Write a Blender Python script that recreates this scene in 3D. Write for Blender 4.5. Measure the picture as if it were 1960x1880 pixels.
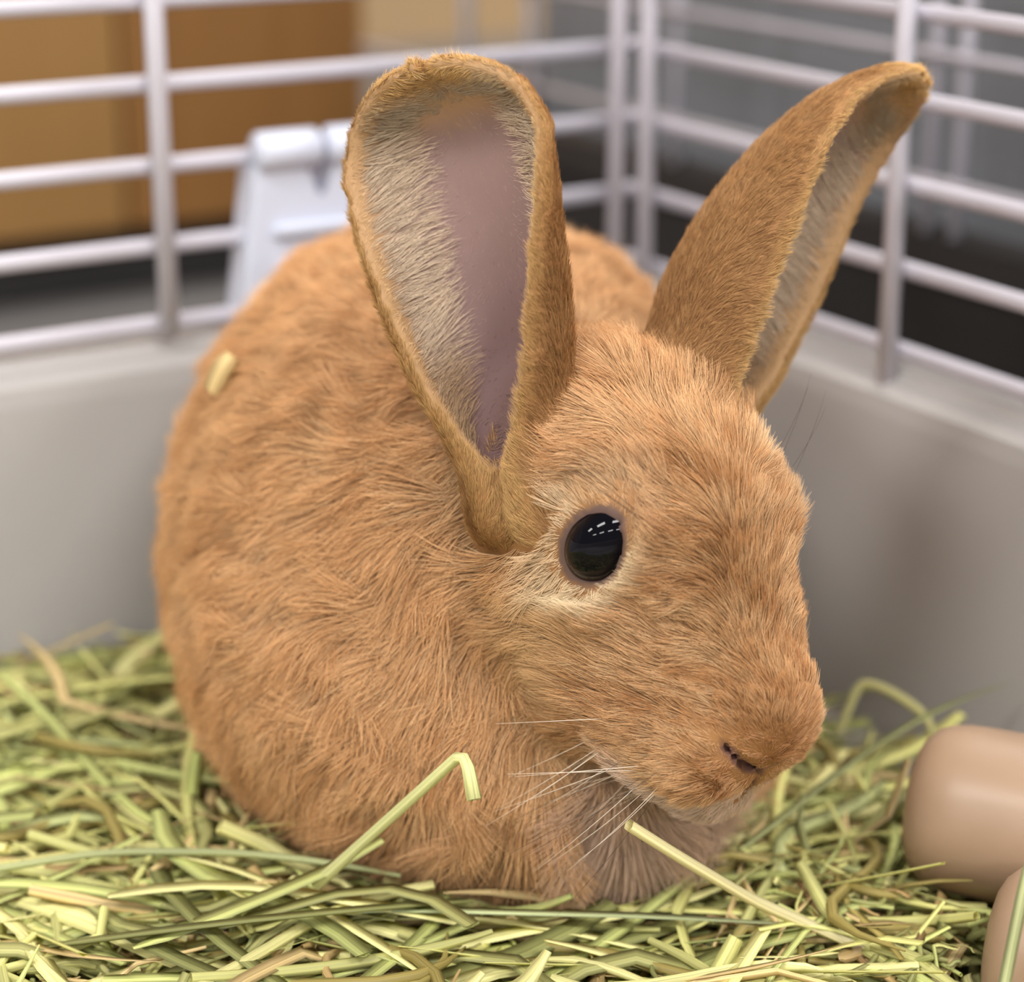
import bpy, bmesh, math
import numpy as np
from mathutils import Vector, Matrix

for o in list(bpy.data.objects):
    bpy.data.objects.remove(o)
scn = bpy.context.scene
C = scn.collection
rng = np.random.default_rng(7)
NOFUR = False

# ------------------------------------------------------------------ camera
FPX = 4100.0                                  # focal length in pixels of the 1960 px wide frame
PITCH = math.atan(1405 / FPX)
cam = bpy.data.cameras.new('camera')
cam.sensor_width = 36.0
cam.sensor_fit = 'HORIZONTAL'
cam.lens = 36.0 * FPX / 1960
cam.clip_start = 0.01
cam.clip_end = 50
cam_o = bpy.data.objects.new('camera', cam)
C.objects.link(cam_o)
cam_o.location = (0, 0, 0.236)
cam_o.rotation_euler = (math.pi / 2 - PITCH, 0, 0)
cam.dof.use_dof = True
cam.dof.focus_distance = 0.385
cam.dof.aperture_fstop = 8.5
scn.camera = cam_o

# ------------------------------------------------------------------ world and ceiling lights
w = bpy.data.worlds.new('store_ambient')
scn.world = w
w.use_nodes = True
w.node_tree.nodes['Background'].inputs[0].default_value = (1.0, 0.97, 0.93, 1)
w.node_tree.nodes['Background'].inputs[1].default_value = 0.25

def area(name, loc, sx, sy, power, col=(1, 0.975, 0.955), rz=0.0):
    l = bpy.data.lights.new(name, 'AREA')
    l.shape = 'RECTANGLE'
    l.size, l.size_y = sx, sy
    l.energy = power
    l.color = col
    o = bpy.data.objects.new(name, l)
    o.location = loc
    o.rotation_euler = (0, 0, rz)
    C.objects.link(o)
    return o

for x in (-3.2, -1.0, 1.2, 3.4):                  # troffers of the store ceiling, one even grid
    for y in (-4.5, -1.3, 1.7):
        area('ceiling_lamp', (x, y, 2.6), 1.15, 0.55, 88 if y > 0 else 58, rz=0.2)

cy = scn.cycles
cy.max_bounces = 6
cy.diffuse_bounces = 3
cy.glossy_bounces = 2
cy.transmission_bounces = 3
cy.use_adaptive_sampling = True
cy.adaptive_threshold = 0.07
cy.caustics_reflective = False
cy.caustics_refractive = False
vs = scn.view_settings
vs.view_transform = 'Standard'
vs.look = 'None'
vs.exposure = 0.27
vs.gamma = 1.0
vs.use_curve_mapping = False

# ------------------------------------------------------------------ helpers
def sm(x, a, b):
    t = np.clip((x - a) / (b - a), 0, 1)
    return t * t * (3 - 2 * t)

def tag(o, label=None, cat=None, group=None, kind=None):
    if label: o['label'] = label
    if cat: o['category'] = cat
    if group: o['group'] = group
    if kind: o['kind'] = kind
    return o

def empty(name, loc=(0, 0, 0)):
    o = bpy.data.objects.new(name, None)
    o.empty_display_size = 0.01
    o.location = loc
    C.objects.link(o)
    return o

def mesh_obj(name, verts, faces, mat=None, parent=None, smooth=False):
    me = bpy.data.meshes.new(name)
    me.from_pydata([tuple(v) for v in verts], [], [tuple(int(i) for i in f) for f in faces])
    me.update()
    if smooth:
        me.polygons.foreach_set('use_smooth', [True] * len(me.polygons))
    if mat: me.materials.append(mat)
    o = bpy.data.objects.new(name, me)
    C.objects.link(o)
    if parent: o.parent = parent
    return o

def bm_obj(name, bm, mat=None, parent=None, smooth=False):
    me = bpy.data.meshes.new(name)
    bm.normal_update()
    bm.to_mesh(me)
    bm.free()
    if smooth:
        me.polygons.foreach_set('use_smooth', [True] * len(me.polygons))
    if mat: me.materials.append(mat)
    o = bpy.data.objects.new(name, me)
    C.objects.link(o)
    if parent: o.parent = parent
    return o

def box_bm(cx, cy, cz, sx, sy, sz, bevel=0.0, seg=2):
    bm = bmesh.new()
    bmesh.ops.create_cube(bm, size=1)
    for v in bm.verts:
        v.co = Vector((cx + v.co.x * sx, cy + v.co.y * sy, cz + v.co.z * sz))
    if bevel:
        bmesh.ops.bevel(bm, geom=bm.edges[:], offset=bevel, segments=seg, affect='EDGES', profile=0.5)
    return bm

def tube_mesh(pts, r, n=10, cap=True):
    pts = [Vector(p) for p in pts]
    verts, faces = [], []
    up = Vector((0, 0, 1))
    if abs((pts[1] - pts[0]).normalized().dot(up)) > 0.9: up = Vector((1, 0, 0))
    for i, p in enumerate(pts):
        d = (pts[min(i + 1, len(pts) - 1)] - pts[max(i - 1, 0)]).normalized()
        x = d.cross(up).normalized()
        y = x.cross(d)
        rr = r[i] if hasattr(r, '__len__') else r
        for k in range(n):
            a = 2 * math.pi * k / n
            verts.append(p + x * (math.cos(a) * rr) + y * (math.sin(a) * rr))
    for i in range(len(pts) - 1):
        for k in range(n):
            faces.append((i * n + k, i * n + (k + 1) % n, (i + 1) * n + (k + 1) % n, (i + 1) * n + k))
    if cap:
        faces.append(tuple(range(n))[::-1])
        faces.append(tuple((len(pts) - 1) * n + k for k in range(n)))
    return verts, faces

def principled(name, col, rough=0.5, spec=0.5):
    m = bpy.data.materials.new(name)
    m.use_nodes = True
    b = m.node_tree.nodes['Principled BSDF']
    b.inputs['Base Color'].default_value = (*col, 1)
    b.inputs['Roughness'].default_value = rough
    b.inputs['Specular IOR Level'].default_value = spec
    return m

def noisy(name, c1, c2, scale, rough=0.5, spec=0.5, bump=0.0, stretch=(1, 1, 1), detail=6):
    m = principled(name, c1, rough, spec)
    nt = m.node_tree
    b = nt.nodes['Principled BSDF']
    tc = nt.nodes.new('ShaderNodeTexCoord')
    mp = nt.nodes.new('ShaderNodeMapping')
    mp.inputs['Scale'].default_value = stretch
    nz = nt.nodes.new('ShaderNodeTexNoise')
    nz.inputs['Scale'].default_value = scale
    nz.inputs['Detail'].default_value = detail
    mx = nt.nodes.new('ShaderNodeMix')
    mx.data_type = 'RGBA'
    mx.inputs[6].default_value = (*c1, 1)
    mx.inputs[7].default_value = (*c2, 1)
    nt.links.new(tc.outputs['Object'], mp.inputs[0])
    nt.links.new(mp.outputs[0], nz.inputs['Vector'])
    nt.links.new(nz.outputs['Fac'], mx.inputs[0])
    nt.links.new(mx.outputs[2], b.inputs['Base Color'])
    if bump:
        bp = nt.nodes.new('ShaderNodeBump')
        bp.inputs['Strength'].default_value = bump
        bp.inputs['Distance'].default_value = 0.001
        nt.links.new(nz.outputs['Fac'], bp.inputs['Height'])
        nt.links.new(bp.outputs[0], b.inputs['Normal'])
    return m

def attr_mat(name, attr, rough=0.6, spec=0.3, tip=None, sss=0.0, trans=0.0):
    m = principled(name, (0.5, 0.5, 0.5), rough, spec)
    nt = m.node_tree
    b = nt.nodes['Principled BSDF']
    at = nt.nodes.new('ShaderNodeAttribute')
    at.attribute_name = attr
    out = at.outputs['Color']
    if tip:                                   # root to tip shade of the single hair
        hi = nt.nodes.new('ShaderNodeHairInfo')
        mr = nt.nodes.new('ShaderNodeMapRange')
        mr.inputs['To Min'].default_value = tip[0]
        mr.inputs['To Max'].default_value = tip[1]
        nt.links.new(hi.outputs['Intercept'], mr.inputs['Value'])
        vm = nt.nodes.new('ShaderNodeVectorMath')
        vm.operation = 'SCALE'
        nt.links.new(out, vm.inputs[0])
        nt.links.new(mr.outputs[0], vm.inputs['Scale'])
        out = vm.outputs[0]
    nt.links.new(out, b.inputs['Base Color'])
    if trans:
        tr = nt.nodes.new('ShaderNodeBsdfTranslucent')
        ms = nt.nodes.new('ShaderNodeMixShader')
        ms.inputs[0].default_value = trans
        nt.links.new(out, tr.inputs['Color'])
        nt.links.new(b.outputs[0], ms.inputs[1])
        nt.links.new(tr.outputs[0], ms.inputs[2])
        nt.links.new(ms.outputs[0], nt.nodes['Material Output'].inputs[0])
    if sss:
        b.inputs['Subsurface Weight'].default_value = sss
        b.inputs['Subsurface Radius'].default_value = (1, 0.4, 0.25)
        b.inputs['Subsurface Scale'].default_value = 0.002
    return m

class Waves:
    """smooth isotropic noise in mm, with its gradient"""
    def __init__(self, scale, seed, n=14):
        r = np.random.default_rng(seed)
        k = r.normal(size=(n, 3))
        k /= np.linalg.norm(k, axis=1)[:, None]
        self.k = k * (2 * np.pi / (scale * r.uniform(0.7, 1.5, n)))[:, None]
        self.ph = r.uniform(0, 6.283, n)
        self.n = n
    def __call__(self, p):
        return np.sin(p @ self.k.T + self.ph).sum(1) / math.sqrt(self.n / 2)
    def grad(self, p):
        return (np.cos(p @ self.k.T + self.ph) @ self.k) / math.sqrt(self.n / 2)

# cage axes: KC is the tray corner seen behind the rabbit, a / b run along the two walls
KC = np.array([0.0347, 0.611, 0.0])
A_ = np.array([0.85675, 0.51573, 0.0])
B_ = np.array([-0.51573, 0.85675, 0.0])
Z3 = np.array([0, 0, 1.0])
def cg(u, v, z):                               # u along -a, v along -b from the corner
    return KC - A_ * u - B_ * v + Z3 * z

# ------------------------------------------------------------------ materials
M_white = noisy('white_coated_wire', (0.70, 0.68, 0.75), (0.64, 0.62, 0.69), 60, 0.35, 0.5)
M_tray = noisy('grey_tray_plastic', (0.43, 0.405, 0.39), (0.40, 0.38, 0.365), 12, 0.42, 0.4, 0.02)
M_clip = noisy('white_clip_plastic', (0.66, 0.70, 0.82), (0.62, 0.66, 0.78), 30, 0.3, 0.5)
M_dark = noisy('shadow_dark_plastic', (0.030, 0.028, 0.028), (0.045, 0.042, 0.042), 30, 0.5, 0.3)  # near-black that paints shadow onto the neighbour tray and cabinet plinth
M_blue = noisy('blue_grey_panel', (0.22, 0.235, 0.26), (0.25, 0.26, 0.275), 6, 0.5, 0.3)
M_floor = noisy('dark_floor', (0.10, 0.095, 0.09), (0.14, 0.13, 0.125), 8, 0.5, 0.3)
M_w1 = noisy('oak_board', (0.34, 0.185, 0.062), (0.27, 0.14, 0.045), 5, 0.5, 0.3, 0.05, (9, 9, 0.8))
M_w2 = noisy('oak_board_dark', (0.28, 0.135, 0.04), (0.21, 0.095, 0.028), 5, 0.5, 0.3, 0.05, (9, 9, 0.8))
M_log = noisy('tan_log', (0.38, 0.255, 0.165), (0.33, 0.215, 0.135), 90, 0.42, 0.5, 0.08)

# ------------------------------------------------------------------ setting
fl = mesh_obj('floor', [(-4, -3, -0.004), (4, -3, -0.004), (4, 5, -0.004), (-4, 5, -0.004)], [(0, 1, 2, 3)], M_floor)
tag(fl, kind='structure')
wl = box_bm(0, 0, 0, 6, 0.05, 3.0)
o = bm_obj('wall_back', wl, noisy('beige_wall', (0.42, 0.29, 0.16), (0.38, 0.26, 0.14), 3, 0.7, 0.2))
o.location = (1.0, 2.6, 1.49)
o.rotation_euler = (0, 0, math.atan2(A_[1], A_[0]))
tag(o, kind='structure')

# wooden cabinet behind the left wire panel
def boxed(name, parent, u0, u1, v0, v1, z0, z1, mat, bev=0.002):
    """box in cage axes; u along +a, v along +b from the corner"""
    bm = box_bm((u0 + u1) / 2, (v0 + v1) / 2, (z0 + z1) / 2, abs(u1 - u0), abs(v1 - v0), z1 - z0, bev)
    o = bm_obj(name, bm, mat, parent)
    return o

CAGE_ROT = math.atan2(A_[1], A_[0])
cab = empty('wooden_cabinet', (KC[0], KC[1], 0))
cab.rotation_euler = (0, 0, CAGE_ROT)
tag(cab, 'brown wooden cabinet with wide upright boards and plinth blackened as shadow gap behind the cage', 'cabinet')
boxed('carcass', cab, -1.0, 0.128, 0.432, 0.80, 0.03, 0.90, M_w2)
boxed('board', cab, -1.0, -0.432, 0.42, 0.431, 0.03, 0.90, M_w2)
boxed('board', cab, -0.43, 0.006, 0.42, 0.431, 0.03, 0.90, M_w1)
boxed('board', cab, 0.008, 0.13, 0.42, 0.431, 0.03, 0.90, M_w2)
boxed('plinth', cab, -1.0, 0.12, 0.44, 0.78, -0.003, 0.028, M_dark)  # dark strip standing in for the shadow gap under the boards

# ------------------------------------------------------------------ the rabbit's cage
cage = empty('rabbit_cage', (KC[0], KC[1], 0))
cage.rotation_euler = (0, 0, CAGE_ROT)
tag(cage, 'rabbit cage with light grey plastic tray and white wire panels around the rabbit', 'cage')

def rounded_rect(u0, u1, v0, v1, r, seg=7):
    pts = []
    for cx, cy, a0 in ((u1 - r, v1 - r, 0), (u0 + r, v1 - r, 90), (u0 + r, v0 + r, 180), (u1 - r, v0 + r, 270)):
        for k in range(seg + 1):
            a = math.radians(a0 + 90 * k / seg)
            pts.append((cx, cy, math.cos(a), math.sin(a)))
    return pts, r

def tray_mesh(name, parent, u0, u1, v0, v1, prof, mat):
    """sweep the wall profile (outward offset, z) around a rounded rectangle, floor closes it"""
    pts, r = rounded_rect(u0, u1, v0, v1, 0.022)
    n = len(pts)
    V, Fc = [], []
    for off, z in prof:
        for cx, cy, dx, dy in pts:
            V.append((cx + dx * (r + off), cy + dy * (r + off), z))
    for i in range(len(prof) - 1):
        for k in range(n):
            Fc.append((i * n + k, i * n + (k + 1) % n, (i + 1) * n + (k + 1) % n, (i + 1) * n + k))
    Fc.append(tuple(range(n))[::-1])
    Fc.append(tuple((len(prof) - 1) * n + k for k in range(n)))
    return mesh_obj(name, V, Fc, mat, parent, smooth=False)

PROF = [(-0.019, -0.003), (-0.016, -0.002), (-0.006, 0.079), (0.012, 0.080), (0.014, 0.077), (0.016, 0.078), (0.016, 0.0925),
        (0.013, 0.0945), (0.002, 0.0945), (-0.001, 0.0935), (-0.002, 0.0915), (-0.006, 0.0905), (-0.0085, 0.0885),
        (-0.0095, 0.084), (-0.018, 0.006), (-0.022, 0.001), (-0.027, 0.0)]
tray = tray_mesh('tray', cage, -0.75, 0.0, -0.62, 0.0, PROF, M_tray)
tray['label'] = 'light grey plastic cage tray'

def wire_panel(name, parent, along, length, verts_at, zs, rows_r, vr, vside, mat, z_low, z_high, parent_rot=0):
    """wires welded in a panel; along 'u' or 'v' from the corner in cage-local axes"""
    p = empty(name)
    p.parent = parent
    def pt(t, off, z):
        return (-t, off, z) if along == 'u' else (off, -t, z)
    for z in zs:
        v, f = tube_mesh([pt(-0.003, 0, z), pt(length * 0.5, 0, z), pt(length, 0, z)], rows_r, 10)
        mesh_obj('wire', v, f, mat, p, True)
    for t in verts_at:
        v, f = tube_mesh([pt(t, vside, z_low), pt(t, vside, z_high)], vr, 10)
        mesh_obj('upright_wire', v, f, mat, p, True)
    return p

ZS = [0.098 + 0.0204 * i for i in range(9)]
wire_panel('wire_panel', cage, 'u', 0.74, [0.0085, 0.1452, 0.2845, 0.4245, 0.5645, 0.7045], ZS, 0.0022, 0.0025, -0.0042, M_white, 0.0965, 0.262)
wire_panel('wire_panel', cage, 'v', 0.61, [0.0125, 0.1180, 0.2165, 0.3205, 0.4245, 0.5285], ZS, 0.0021, 0.0024, -0.0042, M_white, 0.0885, 0.262)

# white plastic clip hooked over the left panel
clip = empty('panel_clip')
clip.parent = cage
clip.location = (0, -0.0105, 0)
bm = bmesh.new()
prof = [(-0.1265, 0.0930), (-0.1205, 0.1365), (-0.1150, 0.1400), (-0.1070, 0.1400), (-0.1050, 0.1370), (-0.1042, 0.1270),
        (-0.1000, 0.1270), (-0.0985, 0.1370), (-0.0960, 0.1400), (-0.0860, 0.1400), (-0.0810, 0.1365), (-0.0760, 0.0930)]
lo = [bm.verts.new((x, 0.0045, z)) for x, z in prof]
hi = [bm.verts.new((x, 0.0155, z)) for x, z in prof]
bm.faces.new(lo)
bm.faces.new(hi[::-1])
for i in range(len(prof)):
    j = (i + 1) % len(prof)
    bm.faces.new((lo[j], lo[i], hi[i], hi[j]))
bmesh.ops.bevel(bm, geom=[e for e in bm.edges], offset=0.0012, segments=2, affect='EDGES', profile=0.5)
bm_obj('clip_body', bm, M_clip, clip)
for x in (-0.111, -0.091):
    v, f = tube_mesh([(x - 0.009, 0.006, 0.1405), (x - 0.008, 0.006, 0.1405), (x + 0.008, 0.006, 0.1405), (x + 0.009, 0.006, 0.1405)], [0.004, 0.0052, 0.0052, 0.004], 14)
    mesh_obj('clip_knuckle', v, f, M_clip, clip, True)
for z in (0.110, 0.120):
    bm_obj('clip_rib', box_bm(-0.101, 0.0035, z, 0.030, 0.003, 0.003, 0.001), M_clip, clip)

# ------------------------------------------------------------------ neighbouring cage to the right and partition
nb = empty('neighbour_cage', (KC[0], KC[1], 0))
nb.rotation_euler = (0, 0, CAGE_ROT)
tag(nb, 'neighbouring cage with tray coloured dark as shadow and white wire side beyond the light grey tray', 'cage')
NPROF = [(-0.016, -0.003), (-0.002, 0.080), (0.002, 0.085), (0.002, 0.097), (-0.004, 0.100), (-0.010, 0.098), (-0.016, 0.002), (-0.02, 0.001)]
tray_mesh('tray', nb, 0.10, 0.60, -0.75, 0.36, NPROF, M_dark)  # tray wall coloured dark in place of the deep shadow between cages
p = empty('wire_panel'); p.parent = nb
for z in (0.114, 0.152, 0.19, 0.228):
    v, f = tube_mesh([(0.098, 0.36, z), (0.098, -0.74, z)], 0.0016, 8)
    mesh_obj('wire', v, f, M_white, p, True)
for t in (-0.27, -0.22, -0.121, 0.0135, 0.0265, 0.13, 0.143, 0.25, 0.263):
    v, f = tube_mesh([(0.1005, -t, 0.094), (0.1005, -t, 0.262)], 0.0022, 8)
    mesh_obj('upright_wire', v, f, M_white, p, True)
bn = empty('storage_bin', (KC[0], KC[1], 0.002))
bn.rotation_euler = (0, 0, CAGE_ROT)
tag(bn, 'plain blue grey plastic bin standing in the neighbouring shadow-dark cage', 'bin')
bm_obj('bin_body', box_bm(0.33, -0.08, 0.16, 0.36, 0.76, 0.32, 0.012, 4), M_blue, bn)
bm_obj('bin_rim', box_bm(0.33, -0.08, 0.313, 0.372, 0.772, 0.014, 0.004, 2), M_blue, bn)

# ------------------------------------------------------------------ the rabbit: one continuous skin from a distance field (mm)
HF = np.array([0.5496, -0.6695, -0.4997])      # head forward, rabbit's right side, head up
HS = np.array([-0.7729, -0.6345, 0.0])
HU = np.array([0.317, -0.3862, 0.8662])
HB = np.stack([HF, HS, HU])
HO = np.array([27.7, 371.6, 101.9])
def h2w(f, s, u): return HO + f * HF + s * HS + u * HU

def smin(a, b, k):
    h = np.maximum(k - np.abs(a - b), 0) / k
    return np.minimum(a, b) - h * h * k * 0.25
def smax(a, b, k): return -smin(-a, -b, k)
def ell(P, c, r, R=None):
    q = P - np.asarray(c, dtype=np.float32)
    if R is not None: q = q @ R.T
    r = np.asarray(r, dtype=np.float32)
    k0 = np.linalg.norm(q / r, axis=-1)
    k1 = np.linalg.norm(q / (r * r), axis=-1)
    return k0 * (k0 - 1) / np.maximum(k1, 1e-6)
def cone(P, a, b, ra, rb):
    a = np.asarray(a, np.float32); b = np.asarray(b, np.float32)
    ab = b - a
    t = np.clip(((P - a) @ ab) / (ab @ ab), 0, 1)
    return np.linalg.norm(P - a - t[..., None] * ab, axis=-1) - (ra + (rb - ra) * t)

SLITS = [((0, -19.5), (5, -17.6)), ((5, -17.6), (10.5, -12.8)), ((0, -19.5), (0, -29.5))]
def slit_dist(A):
    """distance in the (side, up) plane to the nostril slits and the lip cleft"""
    r = None
    q = A[..., 1:3]
    for a, b in SLITS:
        a = np.array(a, np.float32); ab = np.array(b, np.float32) - a
        t = np.clip(((q - a) @ ab) / (ab @ ab), 0, 1)
        e = np.linalg.norm(q - a - t[..., None] * ab, axis=-1)
        r = e if r is None else np.minimum(r, e)
    return r
EYE_H = (2.8, 17.0, 4.1)
EYE_E = np.array([0.74, 1.0, 1.0], np.float32)
EYE_R = 8.8
def head_sdf(Q):
    """Q in head coordinates"""
    A = Q.copy(); A[..., 1] = np.abs(A[..., 1])
    d = ell(A, (-9, 0, 2), (29, 21, 19))
    d = smin(d, cone(A, (6, 0, -1), (33, 0, -11), 15.5, 11.5), 12)
    d = smin(d, ell(A, (9, 11, -13), (20, 10, 13)), 10)            # cheek
    d = smin(d, cone(A, (-2, 0, -19), (31, 0, -24), 16.5, 9), 10)     # jaw
    d = smin(d, ell(A, (31.5, 9.4, -20.5), (12.0, 10.5, 11.0)), 5)          # whisker pad
    d = smin(d, ell(A, (36.5, 0, -12.5), (7.5, 8.5, 9)), 5)           # nose
    d = smin(d, ell(A, (19, 9.5, -25), (17, 10.5, 12)), 8)             # lower cheek
    d = smin(d, ell(A, (35.5, 0, -25), (8, 8, 8)), 4)                # upper lip
    d = smin(d, ell(A, (33.0, 0, -33.5), (9.5, 9, 6.5)), 4)                 # chin
    d = smin(d, ell(A, (0, 15, 9), (13, 5.5, 6)), 6)                # brow
    d = smin(d, ell(A, (3, 15.5, -7.5), (11, 5, 4)), 5)             # under the eye
    e = np.linalg.norm((A - np.array(EYE_H, np.float32)) / EYE_E, axis=-1) - (EYE_R - 0.3)
    d = smax(d, -e, 2.0)                                            # eye socket
    # nostril slits and mouth cleft
    slit = np.where(A[..., 0] > 33, slit_dist(A), 9)
    d = smax(d, -np.maximum(slit - 0.62, -(d + 2.6)), 0.8)
    return d

def body_sdf(P):
    d = ell(P, (-13, 472, 84), (54, 80, 51))
    d = smin(d, ell(P, (-38, 455, 60), (34, 56, 40)), 25)           # visible haunch
    d = smin(d, ell(P, (12, 472, 54), (36, 52, 38)), 25)
    d = smin(d, ell(P, (-13, 410, 57), (41, 40, 38)), 25)           # chest and shoulder
    d = smin(d, ell(P, (12, 390, 46), (30, 22, 23)), 16)            # dewlap
    d = smin(d, cone(P, h2w(-14, 0, -6), (-6, 430, 88), 24, 38), 22)   # neck
    d = smin(d, ell(P, (0, 392, 22), (9, 14, 7)), 8)               # fore paws
    d = smin(d, ell(P, (22, 394, 22), (9, 14, 7)), 8)
    d = smin(d, ell(P, (-38, 424, 26), (12, 26, 9)), 8)             # hind feet
    d = smin(d, ell(P, (38, 432, 26), (12, 28, 9)), 8)
    d = smin(d, ell(P, (-20, 548, 62), (14, 14, 14)), 10)           # tail
    return d

# ears: curved sheets with real thickness, each with axis, opening direction and cross-section
def ear_sheet(base, tip, opening, bend, Lmax, th_base, th_mid, th_tip, prof, nt=150, nv=120):
    base = np.array(base); tip = np.array(tip)
    ax = tip - base; ln = np.linalg.norm(ax); ax = ax / ln
    D = np.array(opening, float); D -= ax * (D @ ax); D /= np.linalg.norm(D)
    W = np.cross(ax, D)
    t = np.linspace(-0.12, 1, nt); v = np.linspace(-1, 1, nv)
    T, Vv = np.meshgrid(t, v, indexing='ij')
    tt = np.clip(T, 0, 1)
    # half arc length of the sheet, rounded at the tip
    L = np.interp(tt, [0, 0.1, 0.25, 0.45, 0.62, 0.78, 0.88, 0.94, 0.975, 0.992, 1.0], np.array(prof)) * Lmax
    th = np.interp(tt, [0, 0.2, 0.5, 0.8, 1.0], [th_base, (th_base + th_mid) / 2, th_mid, th_mid * 0.3 + th_tip * 0.7, th_tip])
    Rr = L / th
    ang = Vv * th
    cen = base + ax * (T * ln)[..., None] + D * (bend * (4 * tt * (1 - tt)))[..., None]
    pos = cen + W * (Rr * np.sin(ang))[..., None] + D * (Rr * (0.45 - np.cos(ang)) * 0.9)[..., None]
    nrm = W * np.sin(ang)[..., None] - D * np.cos(ang)[..., None]      # pointing out of the back
    return dict(pos=pos.reshape(-1, 3), t=T.ravel(), v=Vv.ravel(), back=nrm.reshape(-1, 3), ax=ax, D=D, W=W, base=base, ln=ln,
                L=L.ravel())

EARS = [ear_sheet((3.0, 374, 114), (-17.5, 385, 183.5), (-0.57, -0.7757, 0.2658), -4, 29.5, 2.6, 1.70, 0.9,
                  [0.74, 0.84, 0.97, 1.02, 1.0, 0.94, 0.78, 0.58, 0.38, 0.21, 0.02]),
        ear_sheet((29.0, 391, 119), (80.0, 420, 175.5), (0.92, -0.4189, -0.1736), -7, 31, 2.5, 1.7, 1.0,
                  [0.84, 0.98, 1.09, 1.05, 0.92, 0.72, 0.54, 0.40, 0.28, 0.16, 0.02])]

# voxel grid
VX = 1.3
lo = np.array([-92., 326., 14.]); hi_ = np.array([98., 572., 196.])
dims = np.ceil((hi_ - lo) / VX).astype(int)
gx, gy, gz = [lo[i] + VX * np.arange(dims[i], dtype=np.float32) for i in range(3)]
GP = np.stack(np.meshgrid(gx, gy, gz, indexing='ij'), -1).astype(np.float32)
Db = body_sdf(GP)
Dh = np.full(Db.shape, 60, np.float32)
sel = (np.linalg.norm(GP - HO.astype(np.float32), axis=-1) < 85)
Dh[sel] = head_sdf(((GP[sel] - HO.astype(np.float32)) @ HB.T.astype(np.float32)))
del sel
Dear = np.full(Db.shape, 9, np.float32)
Eidx = np.full(Db.shape, -1, np.int32)
off = np.stack(np.meshgrid(*[np.arange(-5, 6)] * 3, indexing='ij'), -1).reshape(-1, 3)
off = off[np.linalg.norm(off, axis=1) <= 5.2]
ebase = 0
for e in EARS:
    pos = e['pos']
    thick = 1.65 - 0.25 * np.clip(e['t'], 0, 1) + 1.5 * sm(e['t'], 0.15, -0.1)
    ci = np.round((pos - lo) / VX).astype(int)
    for o3 in off:
        idx = ci + o3
        ok = ((idx >= 0) & (idx < dims)).all(1)
        ii = np.nonzero(ok)[0]
        g = idx[ii]
        d = np.linalg.norm(lo + g * VX - pos[ii], axis=1) - thick[ii]
        fl_ = np.ravel_multi_index(g.T, dims)
        order = np.argsort(-d)
        fl_o = fl_[order]
        cur = Dear.ravel()[fl_o]
        better = d[order] < cur
        fo, do, io = fl_o[better], d[order][better], ii[order][better]
        Dear.ravel()[fo] = do                     # sorted: the smallest value is written last
        Eidx.ravel()[fo] = io + ebase
    ebase += len(pos)
SDF = smin(Db, Dh, 14.0)
SDF = smin(SDF, Dear, 5.0)
ET = np.concatenate([e['t'] for e in EARS]); EV = np.concatenate([e['v'] for e in EARS])
EB = np.concatenate([e['back'] for e in EARS])
EPOS = np.concatenate([e['pos'] for e in EARS])
EN = np.concatenate([np.full(len(e['t']), i) for i, e in enumerate(EARS)])

def grid_at(G, P):
    q = np.clip((P - lo) / VX, 0, dims - 1.001)
    i = q.astype(int); f = q - i
    r = 0
    for dx in (0, 1):
        for dy in (0, 1):
            for dz in (0, 1):
                wgt = (f[:, 0] if dx else 1 - f[:, 0]) * (f[:, 1] if dy else 1 - f[:, 1]) * (f[:, 2] if dz else 1 - f[:, 2])
                r = r + wgt * G[i[:, 0] + dx, i[:, 1] + dy, i[:, 2] + dz]
    return r
def grid_near(G, P):
    q = np.clip(np.round((P - lo) / VX), 0, dims - 1).astype(int)
    return G[q[:, 0], q[:, 1], q[:, 2]]

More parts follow.
